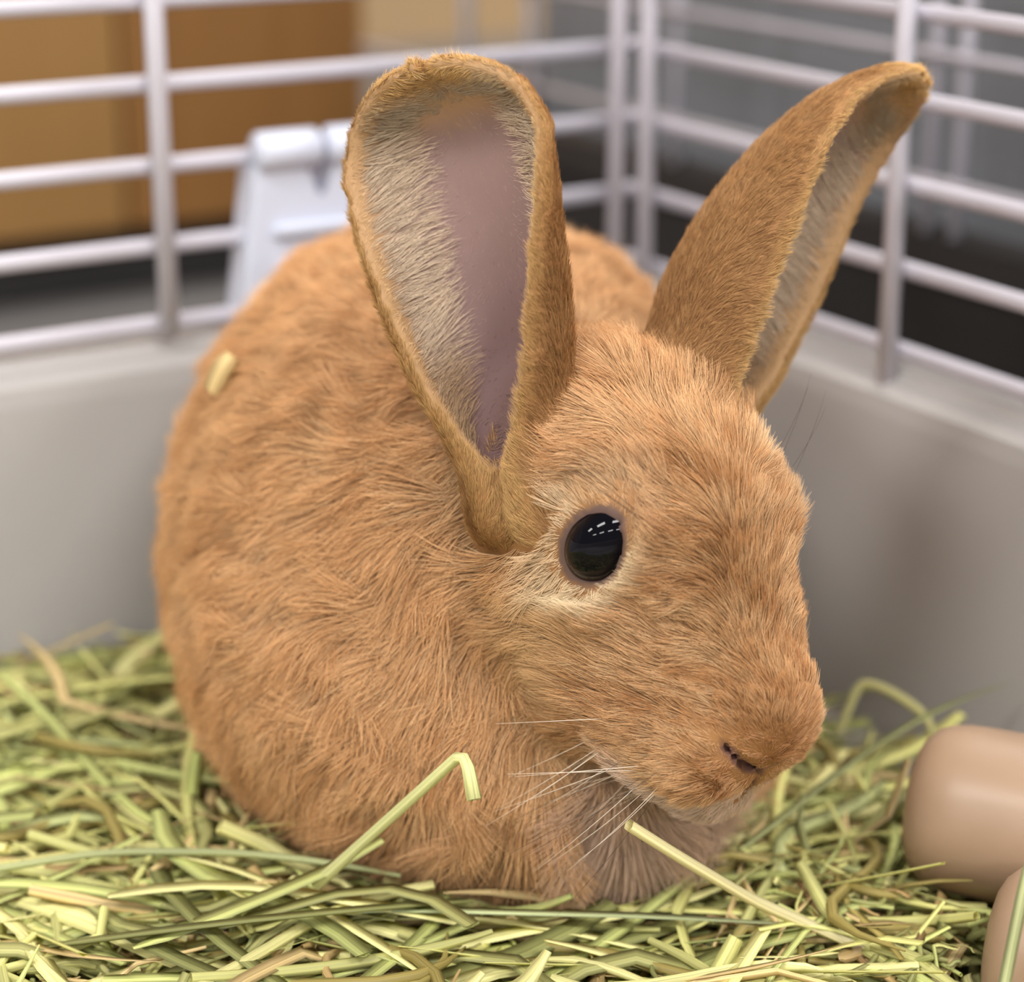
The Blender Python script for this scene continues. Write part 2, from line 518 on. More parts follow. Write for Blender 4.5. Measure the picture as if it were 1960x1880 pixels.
def surface_nets(S):
    inside = S < 0
    c = np.zeros(tuple(np.array(S.shape) - 1), np.int8)
    for dx in (0, 1):
        for dy in (0, 1):
            for dz in (0, 1):
                c += inside[dx:S.shape[0] - 1 + dx, dy:S.shape[1] - 1 + dy, dz:S.shape[2] - 1 + dz]
    cell = (c > 0) & (c < 8)
    ids = np.full(cell.shape, -1, np.int64)
    ci = np.argwhere(cell)
    ids[cell] = np.arange(len(ci))
    acc = np.zeros((len(ci), 3)); cnt = np.zeros(len(ci))
    corners = [(a, b, c_) for a in (0, 1) for b in (0, 1) for c_ in (0, 1)]
    for p_ in corners:
        for ax in range(3):
            if p_[ax]: continue
            q_ = list(p_); q_[ax] = 1
            s0 = S[ci[:, 0] + p_[0], ci[:, 1] + p_[1], ci[:, 2] + p_[2]]
            s1 = S[ci[:, 0] + q_[0], ci[:, 1] + q_[1], ci[:, 2] + q_[2]]
            m = (s0 < 0) != (s1 < 0)
            t = np.where(m, s0 / np.where(m, s0 - s1, 1), 0)
            pt = np.tile(np.array(p_, float), (len(ci), 1)); pt[:, ax] = t
            acc[m] += pt[m]; cnt[m] += 1
    V = lo + VX * (ci + acc / cnt[:, None])
    quads = []
    for ax in range(3):
        u, v = (ax + 1) % 3, (ax + 2) % 3
        s0 = inside[tuple(slice(0, -1) if k == ax else slice(1, -1) for k in range(3))]
        s1 = inside[tuple(slice(1, None) if k == ax else slice(1, -1) for k in range(3))]
        e = np.argwhere(s0 != s1)
        sgn = s0[tuple(e.T)]
        base = e.copy(); base[:, u] += 1; base[:, v] += 1
        def cid(du, dv):
            q = base.copy(); q[:, u] -= du; q[:, v] -= dv
            return ids[q[:, 0], q[:, 1], q[:, 2]]
        qd = np.stack([cid(1, 1), cid(0, 1), cid(0, 0), cid(1, 0)], 1)
        qd[~sgn] = qd[~sgn][:, ::-1]
        quads.append(qd)
    return V, np.concatenate(quads)

RV, RQ = surface_nets(SDF)
# light smoothing of the net
edges = np.concatenate([RQ[:, [0, 1]], RQ[:, [1, 2]], RQ[:, [2, 3]], RQ[:, [3, 0]]])
for it in range(4):
    s_ = np.zeros_like(RV); n_ = np.zeros(len(RV))
    for k in range(3):
        s_[:, k] = np.bincount(edges[:, 0], RV[edges[:, 1], k], len(RV)) + np.bincount(edges[:, 1], RV[edges[:, 0], k], len(RV))
    n_ = np.bincount(edges[:, 0], minlength=len(RV)) + np.bincount(edges[:, 1], minlength=len(RV))
    RV = RV + (0.5 if it % 2 == 0 else -0.35) * (s_ / n_[:, None] - RV)
RN = np.zeros_like(RV)
fn = np.cross(RV[RQ[:, 2]] - RV[RQ[:, 0]], RV[RQ[:, 3]] - RV[RQ[:, 1]])
for k in range(4):
    for j in range(3):
        RN[:, j] += np.bincount(RQ[:, k], fn[:, j], len(RV))
RN /= np.linalg.norm(RN, axis=1)[:, None] + 1e-9

def ear_info(P):
    """weight, t, v, inner(bool), idx of the nearest ear sample"""
    d = grid_at(Dear, P); i = grid_near(Eidx, P)
    hd = np.minimum(grid_at(Db, P), grid_at(Dh, P))
    we = sm(hd, -0.5, 3.0) * (i >= 0) * (d < 3)
    i = np.maximum(i, 0)
    return we, ET[i], EV[i], i

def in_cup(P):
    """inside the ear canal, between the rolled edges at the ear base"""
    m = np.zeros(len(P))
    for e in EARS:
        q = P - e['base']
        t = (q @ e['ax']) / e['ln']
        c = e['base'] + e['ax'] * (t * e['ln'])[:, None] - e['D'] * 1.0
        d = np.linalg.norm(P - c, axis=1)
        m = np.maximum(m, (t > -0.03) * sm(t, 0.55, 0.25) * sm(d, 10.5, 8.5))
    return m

rabbit = empty('rabbit', (0, 0.43, 0.02))
tag(rabbit, 'orange tan short-haired rabbit with upright ears sitting in the hay', 'rabbit')
def rabbit_part(name, V, Fc, mat, parent=None, smooth=True):
    o = mesh_obj(name, (np.asarray(V) * 0.001 - np.array([0, 0.43, 0.02])), Fc, mat, None, smooth)
    o.parent = parent or rabbit
    return o

# skin colours
Qh = (RV - HO) @ HB.T
we, et, ev, ei = ear_info(RV)
inner = (EB[ei] * RN).sum(1) < 0
skin = np.tile(np.array([0.40, 0.20, 0.075]), (len(RV), 1))
pink = np.array([0.36, 0.235, 0.21])[None] * (0.80 + 0.25 * sm(et, 0.0, 0.8))[:, None] + np.zeros((len(RV), 3))
deep = np.array([0.20, 0.115, 0.11])  # deep inner ear, its shading put into the skin colour
pm = sm(np.abs(ev), 0.7, 0.15) * sm(et, 0.75, 0.35)
pink = pink * (1 - 0.45 * pm[:, None]) + deep * 0.45 * pm[:, None]
edge = sm(np.abs(ev), 0.62, 0.95) + sm(et, 0.80, 0.93)
edge = np.clip(edge, 0, 1)[:, None]
innc = pink * (1 - edge) + np.array([0.55, 0.33, 0.16]) * edge
wi = (we * inner)[:, None]
skin = skin * (1 - wi) + innc * wi
eyed = np.linalg.norm(np.stack([(Qh[:, 0] - EYE_H[0]) / EYE_E[0], np.abs(Qh[:, 1]) - EYE_H[1], Qh[:, 2] - EYE_H[2]], 1), axis=1)
wl_ = sm(eyed, 10.6, 9.6)[:, None]
skin = skin * (1 - wl_) + np.array([0.17, 0.105, 0.085]) * wl_
sl_ = np.where(Qh[:, 0] > 33, slit_dist(np.stack([Qh[:, 0], np.abs(Qh[:, 1]), Qh[:, 2]], 1)), 9)
ws_ = (sm(sl_, 1.5, 0.7) * (np.linalg.norm(Qh - np.array([40, 0, -20]), axis=1) < 18))[:, None]
skin = skin * (1 - ws_) + np.array([0.20, 0.10, 0.08]) * ws_
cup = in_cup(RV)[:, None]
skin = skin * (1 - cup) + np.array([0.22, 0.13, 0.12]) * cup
me_rabbit = rabbit_part('body', RV, RQ, attr_mat('rabbit_skin', 'skin', 0.6, 0.25, trans=0.2))
ca = me_rabbit.data.attributes.new('skin', 'FLOAT_COLOR', 'POINT')
ca.data.foreach_set('color', np.c_[skin, np.ones(len(RV))].ravel().astype(np.float32))

# eyes
M_eye = principled('eye_cornea', (0.002, 0.002, 0.004), 0.015, 0.20)
M_lid = noisy('eyelid_skin', (0.16, 0.10, 0.085), (0.10, 0.065, 0.06), 900, 0.5, 0.4)
for sgn in (1, -1):
    bm = bmesh.new()
    bmesh.ops.create_uvsphere(bm, u_segments=48, v_segments=32, radius=EYE_R)
    c = h2w(EYE_H[0], sgn * EYE_H[1], EYE_H[2])
    V = (np.array([v.co[:] for v in bm.verts]) * EYE_E) @ HB + c
    Fc = [[v.index for v in f.verts] for f in bm.faces]
    bm.free()
    e_o = rabbit_part('eyeball', V, Fc, M_eye)
    e_o['label'] = 'glossy black eye'

# ------------------------------------------------------------------ hay surface
def hay_h(x, y):
    """top of the hay in mm (x, y in mm); thins out along the right wall"""
    p = np.stack([x - KC[0] * 1000, y - KC[1] * 1000], -1)
    dr = -(p @ A_[:2])                          # distance from the right wall
    dl = -(p @ B_[:2])                          # distance from the left wall
    h = 23 + 3.0 * np.sin(x * 0.05 + 1) * np.cos(y * 0.043) + 2 * np.sin(x * 0.11 + y * 0.07)
    h = h * (0.08 + 0.92 * sm(dr, 30, 62)) * (0.3 + 0.7 * sm(y, 220, 265)) * (0.3 + 0.7 * sm(x, -230, -180))
    return h, dr, dl

HAY_COL = np.array([[0.68, 0.69, 0.28], [0.55, 0.61, 0.24], [0.42, 0.43, 0.18], [0.31, 0.33, 0.13], [0.36, 0.30, 0.10],
                    [0.66, 0.52, 0.27], [0.52, 0.38, 0.18], [0.24, 0.15, 0.065], [0.77, 0.76, 0.37], [0.50, 0.56, 0.27]])
HAY_COL = HAY_COL * np.array([1.07, 1.02, 0.90])
HAY_P = np.array([0.20, 0.14, 0.10, 0.07, 0.09, 0.14, 0.08, 0.04, 0.10, 0.04])

def strand(path, width, kind, taper=(1, 1), thick=0.18, up=(0, 0, 1)):
    """closed sweep along a path (n,3): kind 0 leaf blade with folded midrib, 1 round stem, 2 hollow stem"""
    path = np.asarray(path, float)
    n = len(path)
    d = np.gradient(path, axis=0)
    d /= np.linalg.norm(d, axis=1)[:, None] + 1e-9
    x = np.cross(d, np.asarray(up, float))
    x /= np.linalg.norm(x, axis=1)[:, None] + 1e-9
    y = np.cross(x, d)
    t = np.linspace(0, 1, n)
    wv = width * np.interp(t, [0, 0.12, 0.75, 1], [taper[0], 1, 1, taper[1]])
    if kind == 0:
        cs = np.array([(-0.5, 0.0), (-0.05, -thick), (0.5, 0.05), (0.05, thick * 0.15)])
    else:
        a = np.arange(6) * math.pi / 3
        cs = np.stack([np.cos(a), np.sin(a)], 1) * 0.5
    m = len(cs)
    V = path[:, None] + x[:, None] * (cs[None, :, :1] * wv[:, None, None]) + y[:, None] * (cs[None, :, 1:] * wv[:, None, None])
    V = V.reshape(-1, 3)
    i = np.arange(n - 1)[:, None] * m
    k = np.arange(m)[None]
    Fq = np.stack([i + k, i + (k + 1) % m, i + m + (k + 1) % m, i + m + k], -1).reshape(-1, 4)
    return V, Fq, m

def rand_path(L, r, n=6):
    t = np.linspace(-0.5, 0.5, n)
    c1, c2 = r.normal(0, 0.10), r.normal(0, 0.05)
    p = np.stack([t * L, L * (c1 * (t * t * 4 - 0.5) + c2 * np.sin(t * 6)), L * r.normal(0, 0.04) * (t * t * 4 - 0.3)], 1)
    if r.random() < 0.16:                        # snapped stalk
        j = r.integers(2, n - 1)
        a = r.uniform(-1.2, 1.2)
        Rm = np.array([[math.cos(a), -math.sin(a), 0], [math.sin(a), math.cos(a), 0], [0, 0, 1]])
        p[j:] = (p[j:] - p[j]) @ Rm.T + p[j]
    return p

M_hay = attr_mat('dried_hay', 'col', 0.5, 0.35, trans=0.18)
def add_fibres(m):
    nt = m.node_tree
    b = nt.nodes['Principled BSDF']
    at = nt.nodes.new('ShaderNodeAttribute'); at.attribute_name = 'fib'
    nz = nt.nodes.new('ShaderNodeTexNoise'); nz.noise_dimensions = '1D'
    nz.inputs['Scale'].default_value = 1.0; nz.inputs['Detail'].default_value = 3.0
    mr = nt.nodes.new('ShaderNodeMapRange')
    mr.inputs['From Min'].default_value = 0.3; mr.inputs['From Max'].default_value = 0.7
    mr.inputs['To Min'].default_value = 0.66; mr.inputs['To Max'].default_value = 1.26
    nt.links.new(at.outputs['Fac'], nz.inputs['W']); nt.links.new(nz.outputs['Fac'], mr.inputs['Value'])
    vm = nt.nodes.new('ShaderNodeVectorMath'); vm.operation = 'SCALE'
    src = b.inputs['Base Color'].links[0].from_socket
    nt.links.new(src, vm.inputs[0]); nt.links.new(mr.outputs[0], vm.inputs['Scale'])
    nt.links.new(vm.outputs[0], b.inputs['Base Color'])
    for n_ in nt.nodes:
        if n_.type == 'BSDF_TRANSLUCENT': nt.links.new(vm.outputs[0], n_.inputs['Color'])
add_fibres(M_hay)

def hay_mesh(name, Vl, Fl, Cl):
    V = np.concatenate(Vl) * 0.001
    Fq = np.concatenate(Fl)
    me = bpy.data.meshes.new(name)
    me.vertices.add(len(V)); me.vertices.foreach_set('co', V.ravel().astype(np.float32))
    me.loops.add(len(Fq) * 4); me.loops.foreach_set('vertex_index', Fq.ravel().astype(np.int32))
    me.polygons.add(len(Fq)); me.polygons.foreach_set('loop_start', np.arange(len(Fq), dtype=np.int32) * 4)
    me.update(calc_edges=True)
    me.validate()
    ca = me.attributes.new('col', 'FLOAT_COLOR', 'POINT')
    Cl = [c_ if c_.shape[1] == 4 else np.c_[c_, np.full(len(c_), 4)] for c_ in Cl]
    cc = np.concatenate(Cl)[:, :3]
    ca.data.foreach_set('color', np.c_[cc, np.ones(len(cc))].ravel().astype(np.float32))
    fibs = []
    for c_ in Cl:                                # across-the-strand coordinate, offset per strand
        k4 = np.array([-0.5, -0.05, 0.5, 0.05]) if c_[0, 3] == 4 else np.array([-0.5, -0.25, 0.25, 0.5, 0.25, -0.25])
        reps = -(-len(c_) // len(k4))
        fibs.append(np.tile(k4, reps)[:len(c_)] * 7.0 + (len(fibs) * 37.31) % 1000)
    fa = me.attributes.new('fib', 'FLOAT', 'POINT')
    fa.data.foreach_set('value', np.concatenate(fibs).astype(np.float32))
    me.materials.append(M_hay)
    return me

def strand_cols(n, m, r, col=None):
    c = HAY_COL[r.choice(len(HAY_COL), p=HAY_P)] if col is None else np.asarray(col)
    c = c * r.uniform(0.85, 1.15)
    along = 1 + 0.12 * np.sin(np.linspace(0, r.uniform(2, 7), n) + r.uniform(0, 6))
    rib = r.uniform(0.78, 1.15, m)
    out = (c[None, None] * along[:, None, None] * rib[None, :, None]).reshape(-1, 3)
    return np.c_[out, np.full(len(out), m)]

def rot3(yaw, pitch, roll):
    cy, sy, cp, sp, cr, sr = math.cos(yaw), math.sin(yaw), math.cos(pitch), math.sin(pitch), math.cos(roll), math.sin(roll)
    return np.array([[cy, -sy, 0], [sy, cy, 0], [0, 0, 1]]) @ np.array([[cp, 0, sp], [0, 1, 0], [-sp, 0, cp]]) @ np.array([[1, 0, 0], [0, cr, -sr], [0, sr, cr]])

def clear_of_rabbit(p, margin):
    inb = ((p > lo + 2) & (p < hi_ - 2)).all(1)
    if not inb.any(): return True
    return grid_at(SDF, p[inb]).min() > margin

LOG_AX = [((80.0, 389, 37), (0.93, -0.34, -0.04), 17.0), ((88.0, 349.0, 27.5), (0.93, -0.34, -0.03), 17.0)]
def clear_of_logs(p):
    for c, ax, r in LOG_AX:
        c = np.array(c); ax = np.array(ax) / np.linalg.norm(ax)
        t = (p - c) @ ax
        d = np.linalg.norm(p - c - t[:, None] * ax, axis=1)
        if ((t > -1) & (t < 100) & (d < r + 0.5)).any(): return False
    return True

# the deep loose hay: beyond counting, one mass
hr = np.random.default_rng(21)
Vl, Fl, Cl, vb = [], [], [], 0
def add_strand(path, width, kind, r, col=None, taper=(1, 1), up=(0, 0, 1)):
    global vb
    V, Fq, m = strand(path, width, kind, taper, up=up)
    Vl.append(V); Fl.append(Fq + vb); vb += len(V)
    Cl.append(strand_cols(len(path), m, r, col))
def place_random(r, top, n, Lr, wr, xr=(-230, 175), yr=(225, 600)):
    done = 0
    for _ in range(n * 3):
        if done >= n: break
        x, y = r.uniform(*xr), r.uniform(*yr)
        h, dr, dl = hay_h(np.array([x]), np.array([y]))
        if dr[0] < 14 or dl[0] < 14: continue
        if dr[0] < 48 and r.random() > 0.05 + 0.95 * sm(dr[0], 26, 52): continue
        z = h[0] - top[0] + r.uniform(0, top[1])
        L = r.uniform(*Lr); wd = r.uniform(*wr)
        yaw = r.normal(0.0, 0.75) if r.random() < 0.7 else r.uniform(0, 6.28)
        path = rand_path(L, r) @ rot3(yaw, r.normal(0, 0.10), r.uniform(-0.6, 0.6)).T + np.array([x, y, max(z, 1.5)])
        path[:, 2] = np.maximum(path[:, 2], 1.2)
        q = (path - KC * 1000)
        if (-(q @ A_)).min() < 13 or (-(q @ B_)).min() < 13: continue
        if not clear_of_rabbit(path, 2.0) or not clear_of_logs(path): continue
        k = 1 if r.random() < 0.3 else 0
        upv = (r.normal(0, 0.5), r.normal(0, 0.5), 1) if k == 0 else (0, 0, 1)
        add_strand(path, wd * (0.75 if k else 1), k, r, taper=(r.uniform(0.5, 1), r.uniform(0.05, 1)), up=upv)
        done += 1
place_random(hr, (20, 14), 3600, (20, 70), (1.6, 4.0))
place_random(hr, (9, 9), 4000, (16, 75), (1.2, 3.8))
place_random(hr, (3, 5), 2000, (8, 45), (0.6, 2.6))
place_random(hr, (4, 5), 2200, (2.5, 8), (0.8, 2.6))          # chaff
# compacted hay layer under the strands, coloured dark for shade in the gaps
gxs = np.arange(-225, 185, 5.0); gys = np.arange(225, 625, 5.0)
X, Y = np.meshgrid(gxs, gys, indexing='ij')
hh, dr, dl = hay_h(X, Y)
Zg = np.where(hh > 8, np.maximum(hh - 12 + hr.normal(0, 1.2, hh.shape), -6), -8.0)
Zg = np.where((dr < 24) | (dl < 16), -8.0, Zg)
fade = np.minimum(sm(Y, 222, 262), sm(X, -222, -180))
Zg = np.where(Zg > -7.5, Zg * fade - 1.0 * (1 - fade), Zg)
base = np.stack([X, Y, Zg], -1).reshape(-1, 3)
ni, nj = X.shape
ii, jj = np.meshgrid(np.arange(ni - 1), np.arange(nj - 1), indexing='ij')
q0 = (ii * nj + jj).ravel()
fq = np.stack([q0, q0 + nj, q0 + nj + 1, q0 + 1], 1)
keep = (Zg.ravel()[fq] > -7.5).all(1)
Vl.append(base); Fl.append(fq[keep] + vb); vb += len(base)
Cl.append(np.tile([0.14, 0.115, 0.05], (len(base), 1)) * hr.uniform(0.6, 1.3, (len(base), 1)))  # dark tone paints the deep shade between strands
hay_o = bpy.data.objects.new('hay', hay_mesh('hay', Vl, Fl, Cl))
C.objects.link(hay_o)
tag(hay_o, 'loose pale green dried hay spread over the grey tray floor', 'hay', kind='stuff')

# single stalks that lie on top of the hay
sr = np.random.default_rng(5)
variants = []
for k in range(16):
    kind = (0, 0, 0, 1)[k % 4]
    path = rand_path(sr.uniform(45, 95), sr, 9)
    wd = sr.uniform(2.4, 5.0) if kind == 0 else sr.uniform(1.8, 3.2)
    V, Fq, m = strand(path, wd, kind, (sr.uniform(0.5, 1), sr.uniform(0.1, 1)))
    me = hay_mesh('hay_stalk', [V], [Fq], [strand_cols(len(path), m, sr, HAY_COL[[0, 8, 1, 2, 0, 9, 1, 8, 5, 3, 0, 4, 1, 8, 2, 0][k]])])
    cname = {0: 'pale yellow', 8: 'straw coloured', 1: 'yellow green', 2: 'green', 9: 'grey green', 5: 'tan', 3: 'dark green', 4: 'olive'}[[0, 8, 1, 2, 0, 9, 1, 8, 5, 3, 0, 4, 1, 8, 2, 0][k]]
    seg = np.diff(path, axis=0); seg /= np.linalg.norm(seg, axis=1)[:, None]
    bend = np.degrees(np.arccos(np.clip((seg[:-1] * seg[1:]).sum(1), -1, 1))).max()
    shape = 'snapped' if bend > 25 else ('curved' if seg[0] @ seg[-1] < 0.93 else 'straight')
    size = 'broad' if wd > 3.6 else ('thin' if wd < 2.5 else 'narrow')
    variants.append((me, path, '%s %s %s hay %s' % (size, shape, cname, 'leaf' if kind == 0 else 'stem')))
n_st = 0
for _ in range(1500):
    if n_st >= 230: break
    me, path, look = variants[sr.integers(len(variants))]
    x, y = sr.uniform(-150, 120), sr.uniform(322, 520)
    if y > 420 and sr.random() < 0.4: continue
    h, dr, dl = hay_h(np.array([x]), np.array([y]))
    if dr[0] < 50 or dl[0] < 25: continue
    yaw = sr.normal(0.0, 0.6) if sr.random() < 0.7 else sr.uniform(0, 6.28)
    Rm = rot3(yaw, sr.normal(0, 0.06), sr.uniform(-0.5, 0.5))
    loc = np.array([x, y, h[0] + sr.uniform(0, 3.0)])
    q = path @ Rm.T + loc
    if not clear_of_rabbit(q, 2.0) or not clear_of_logs(q): continue
    qq = q - KC * 1000
    if (-(qq @ A_)).min() < 15 or (-(qq @ B_)).min() < 15: continue
    o = bpy.data.objects.new('hay_stalk', me)
    o.matrix_world = Matrix.Translation(Vector(loc * 0.001)) @ Matrix(Rm.tolist()).to_4x4()
    C.objects.link(o)
    tag(o, look + ' lying on top of the loose hay', 'hay stalk', 'single stalks on the hay bed')
    n_st += 1

def smooth_path(pts, n=18):
    pts = np.array(pts, float)
    s = np.r_[0, np.cumsum(np.linalg.norm(np.diff(pts, axis=0), axis=1))]
    t = np.linspace(0, s[-1], n)
    lin = np.stack([np.interp(t, s, pts[:, k]) for k in range(3)], 1)
    for _ in range(2):
        lin[1:-1] = 0.25 * lin[:-2] + 0.5 * lin[1:-1] + 0.25 * lin[2:]
    return lin

def named_stalk(name, label, pts, width, kind, col, taper=(1, 1), n=18, smooth=True, up=(0, 0, 1), cat='hay stalk', open_end=False):
    path = smooth_path(pts, n) if smooth else np.array(pts, float)
    V, Fq, m = strand(path, width, kind, taper, thick=0.16, up=up)
    r = np.random.default_rng(len(label))
    cols = strand_cols(len(path), m, r, col)
    if open_end:                                 # hollow cut: rim and inner wall at the far end
        last = V[-m:]
        c = last.mean(0)
        rim = c + (last - c) * 0.62
        inn = c + (last - c) * 0.60 - (path[-1] - path[-2]) * 0.8
        b0 = len(V) - m
        b1 = len(V); b2 = b1 + m
        V = np.concatenate([V, rim, inn])
        k = np.arange(m)
        Fq = np.concatenate([Fq, np.stack([b0 + k, b0 + (k + 1) % m, b1 + (k + 1) % m, b1 + k], 1),
                             np.stack([b1 + k, b1 + (k + 1) % m, b2 + (k + 1) % m, b2 + k], 1)])
        cols = np.concatenate([cols, np.tile(np.r_[np.array(col) * 1.1, m], (m, 1)), np.tile(np.r_[np.array(col) * 0.7, m], (m, 1))])
    o = bpy.data.objects.new(name, hay_mesh(name, [V], [Fq], [cols]))
    C.objects.link(o)
    tag(o, label, cat)
    return o

named_stalk('hay_stalk', 'pale hollow hay stalk with a snapped hooked end against the rabbit\'s chest',
            [(-37.5, 365, 31), (-28.0, 359.3, 43.1), (-18.7, 353.7, 54.8), (-9.9, 348.3, 66.0), (-8.6, 347.0, 66.5), (-7.8, 345.7, 65.2), (-6.7, 342.7, 60.5)],
            2.3, 1, (0.66, 0.66, 0.30), (1.2, 1.25), smooth=False, open_end=True)
named_stalk('hay_stalk', 'long straight pale straw leaning from the rabbit\'s chin down onto the hay',
            [(20.9, 343, 55.3), (30.4, 347.5, 46.5), (45.8, 354.5, 33), (57.3, 355.8, 27), (66.3, 350.4, 25)], 2.3, 1, (0.76, 0.68, 0.36), (1.0, 0.7))
named_stalk('hay_sheath', 'broad yellow green leaf sheath lying slantwise in front of the rabbit\'s chest',
            [(-69.6, 345, 29), (-56.6, 352.6, 30.5), (-41.8, 361.8, 32.5), (-32.5, 366, 35), (-25, 369, 38.5)], 4.6, 0, (0.52, 0.54, 0.19), (0.3, 0.7), cat='hay leaf')
named_stalk('hay_leaf', 'long thin green hay leaf arching from the hay up over the tan log',
            [(46, 386, 27), (58, 398, 30), (74.2, 416.2, 33), (90, 430, 36), (101, 438, 37), (112, 440, 40)], 2.2, 0, (0.38, 0.40, 0.16), (0.8, 0.2), cat='hay leaf')
named_stalk('hay_stalk', 'upright pale green stalk standing in front of the tan logs',
            [(83.5, 320, 27), (85.6, 322, 42), (88.2, 324.0, 61)], 2.3, 0, (0.62, 0.66, 0.34), (1, 0.6), up=(0, 1, 0))
named_stalk('hay_stalk', 'thick yellow stem stub poking up beside the rabbit\'s haunch',
            [(-57.8, 379.2, 36), (-49.1, 380.4, 31), (-39.6, 377.7, 26)], 3.4, 1, (0.64, 0.60, 0.24), (1, 1), open_end=False)
named_stalk('hay_stalk', 'very long thin green stalk crossing under the broad leaf sheath',
            [(-103, 372, 30), (-81.1, 378, 31), (-54.9, 376, 32), (-37.3, 374, 31), (-21.7, 371, 29.5)], 1.5, 1, (0.44, 0.47, 0.22), (1, 0.6))
named_stalk('hay_leaf', 'long flat grey green leaf lying straight below the rabbit\'s chin',
            [(-46.1, 361, 27), (-22, 360, 28.5), (2, 358.6, 28.5), (26.9, 358.4, 28), (53.9, 358.4, 26)], 2.6, 0, (0.48, 0.53, 0.27), (0.4, 0.3), cat='hay leaf')
named_stalk('hay_stalk', 'kinked yellow stalk lying behind the rabbit\'s haunch near the tray wall',
            [(-119.6, 441.8, 27), (-101.2, 439.6, 29), (-92.9, 445.8, 30), (-84, 449, 30)], 3.0, 0, (0.60, 0.58, 0.22))
named_stalk('hay_stalk', 'tan straw leaning up against the grey tray wall',
            [(-127.8, 476.2, 24), (-114.9, 481, 29), (-99, 491, 33)], 2.6, 0, (0.60, 0.47, 0.22))
named_stalk('hay_leaf', 'short split green stalk standing upright beside the rabbit\'s belly',
            [(-68.1, 407, 22), (-67.4, 407.7, 30), (-66.1, 407.9, 38)], 3.2, 0, (0.48, 0.52, 0.18), (0.7, 0.8), up=(0, 1, 0), cat='hay leaf')
named_stalk('hay_stalk', 'bent stalk arching over the hay heap behind the tan logs',
            [(76, 452, 22), (81, 457, 33), (88, 452, 32), (95, 445, 29), (96.5, 442, 24)], 2.2, 1, (0.50, 0.47, 0.20))

# two tan logs lying side by side in the hay
def log_obj(c, ax, r, label):
    root = empty('chew_log', tuple(np.array(c) * 0.001))
    q = Vector(ax).normalized()
    root.rotation_mode = 'QUATERNION'
    root.rotation_quaternion = Vector((0, 0, 1)).rotation_difference(q)
    prof = [(0.0, 0.0), (r * 0.35, 0.1), (r * 0.60, 0.9), (r * 0.76, 2.2), (r * 0.88, 4.2), (r * 0.955, 6.8), (r * 0.99, 10), (r, 13), (r * 1.01, 30), (r, 60), (r * 0.99, 82), (r * 0.93, 88), (r * 0.76, 92), (r * 0.35, 94), (0, 94.2)]
    n = 56
    V, Fc = [], []
    for j, (rr, z) in enumerate(prof):
        for k in range(n):
            a = 2 * math.pi * k / n
            wob = 1 + 0.012 * math.sin(3 * a + z * 0.05) + 0.006 * math.sin(7 * a + 1.3)
            V.append((max(rr, 0.01) * wob * math.cos(a) * 0.001, max(rr, 0.01) * wob * math.sin(a) * 0.001, z * 0.001))
    for j in range(len(prof) - 1):
        for k in range(n):
            Fc.append((j * n + (k + 1) % n, j * n + k, (j + 1) * n + k, (j + 1) * n + (k + 1) % n))
    Fc.append(tuple(range(n)))
    Fc.append(tuple((len(prof) - 1) * n + k for k in range(n))[::-1])
    b = mesh_obj('log', V, Fc, M_log, root, True)
    tag(root, label, 'log', 'smooth tan logs half sunk in the hay')
    return root
log_obj(*LOG_AX[0], 'smooth tan round-ended log half sunk in hay close to the grey wall')
log_obj(*LOG_AX[1], 'smooth tan round-ended log behind the upright pale stalk')

# wood shaving caught on the rabbit's back
sv, sf, m_ = strand(smooth_path([(-63.5, 438, 108), (-61.5, 437, 112.5), (-59.0, 437, 116.5)], 8), 5.4, 0, (0.9, 0.6), up=(0.3, 1, 0.2))
sh = bpy.data.objects.new('wood_shaving', hay_mesh('wood_shaving', [sv], [sf], [np.tile([0.80, 0.60, 0.28], (len(sv), 1))]))
C.objects.link(sh)
tag(sh, 'small pale wood shaving clinging to the rabbit\'s back fur', 'shaving')

# ------------------------------------------------------------------ fur
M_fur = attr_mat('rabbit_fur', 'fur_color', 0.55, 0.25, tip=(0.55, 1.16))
ROOT = np.array([0, 0.43, 0.02])
def make_curves(name, P, R0, cols, mat, tipr=0.25):
    """P (n, k, 3) in mm world"""
    n, k, _ = P.shape
    cu = bpy.data.hair_curves.new(name)
    cu.add_curves([k] * n)
    cu.position_data.foreach_set('vector', (P * 0.001 - ROOT).reshape(-1).astype(np.float32))
    ra = cu.attributes.get('radius') or cu.attributes.new('radius', 'FLOAT', 'POINT')
    prof = np.interp(np.linspace(0, 1, k), [0, 0.55, 1], [1.0, 0.9, tipr])
    ra.data.foreach_set('value', (R0[:, None] * prof[None] * 0.001).ravel().astype(np.float32))
    ca = cu.attributes.new('fur_color', 'FLOAT_COLOR', 'CURVE')
    ca.data.foreach_set('color', np.c_[cols, np.ones(n)].ravel().astype(np.float32))
    cu.materials.append(mat)
    o = bpy.data.objects.new(name, cu)
    o.parent = rabbit
    C.objects.link(o)
    return o

def unit(v): return v / (np.linalg.norm(v, axis=1)[:, None] + 1e-9)
def mixc(c, target, wgt):
    wgt = np.clip(wgt, 0, 1)[:, None]
    return c * (1 - wgt) + np.asarray(target)[None] * wgt

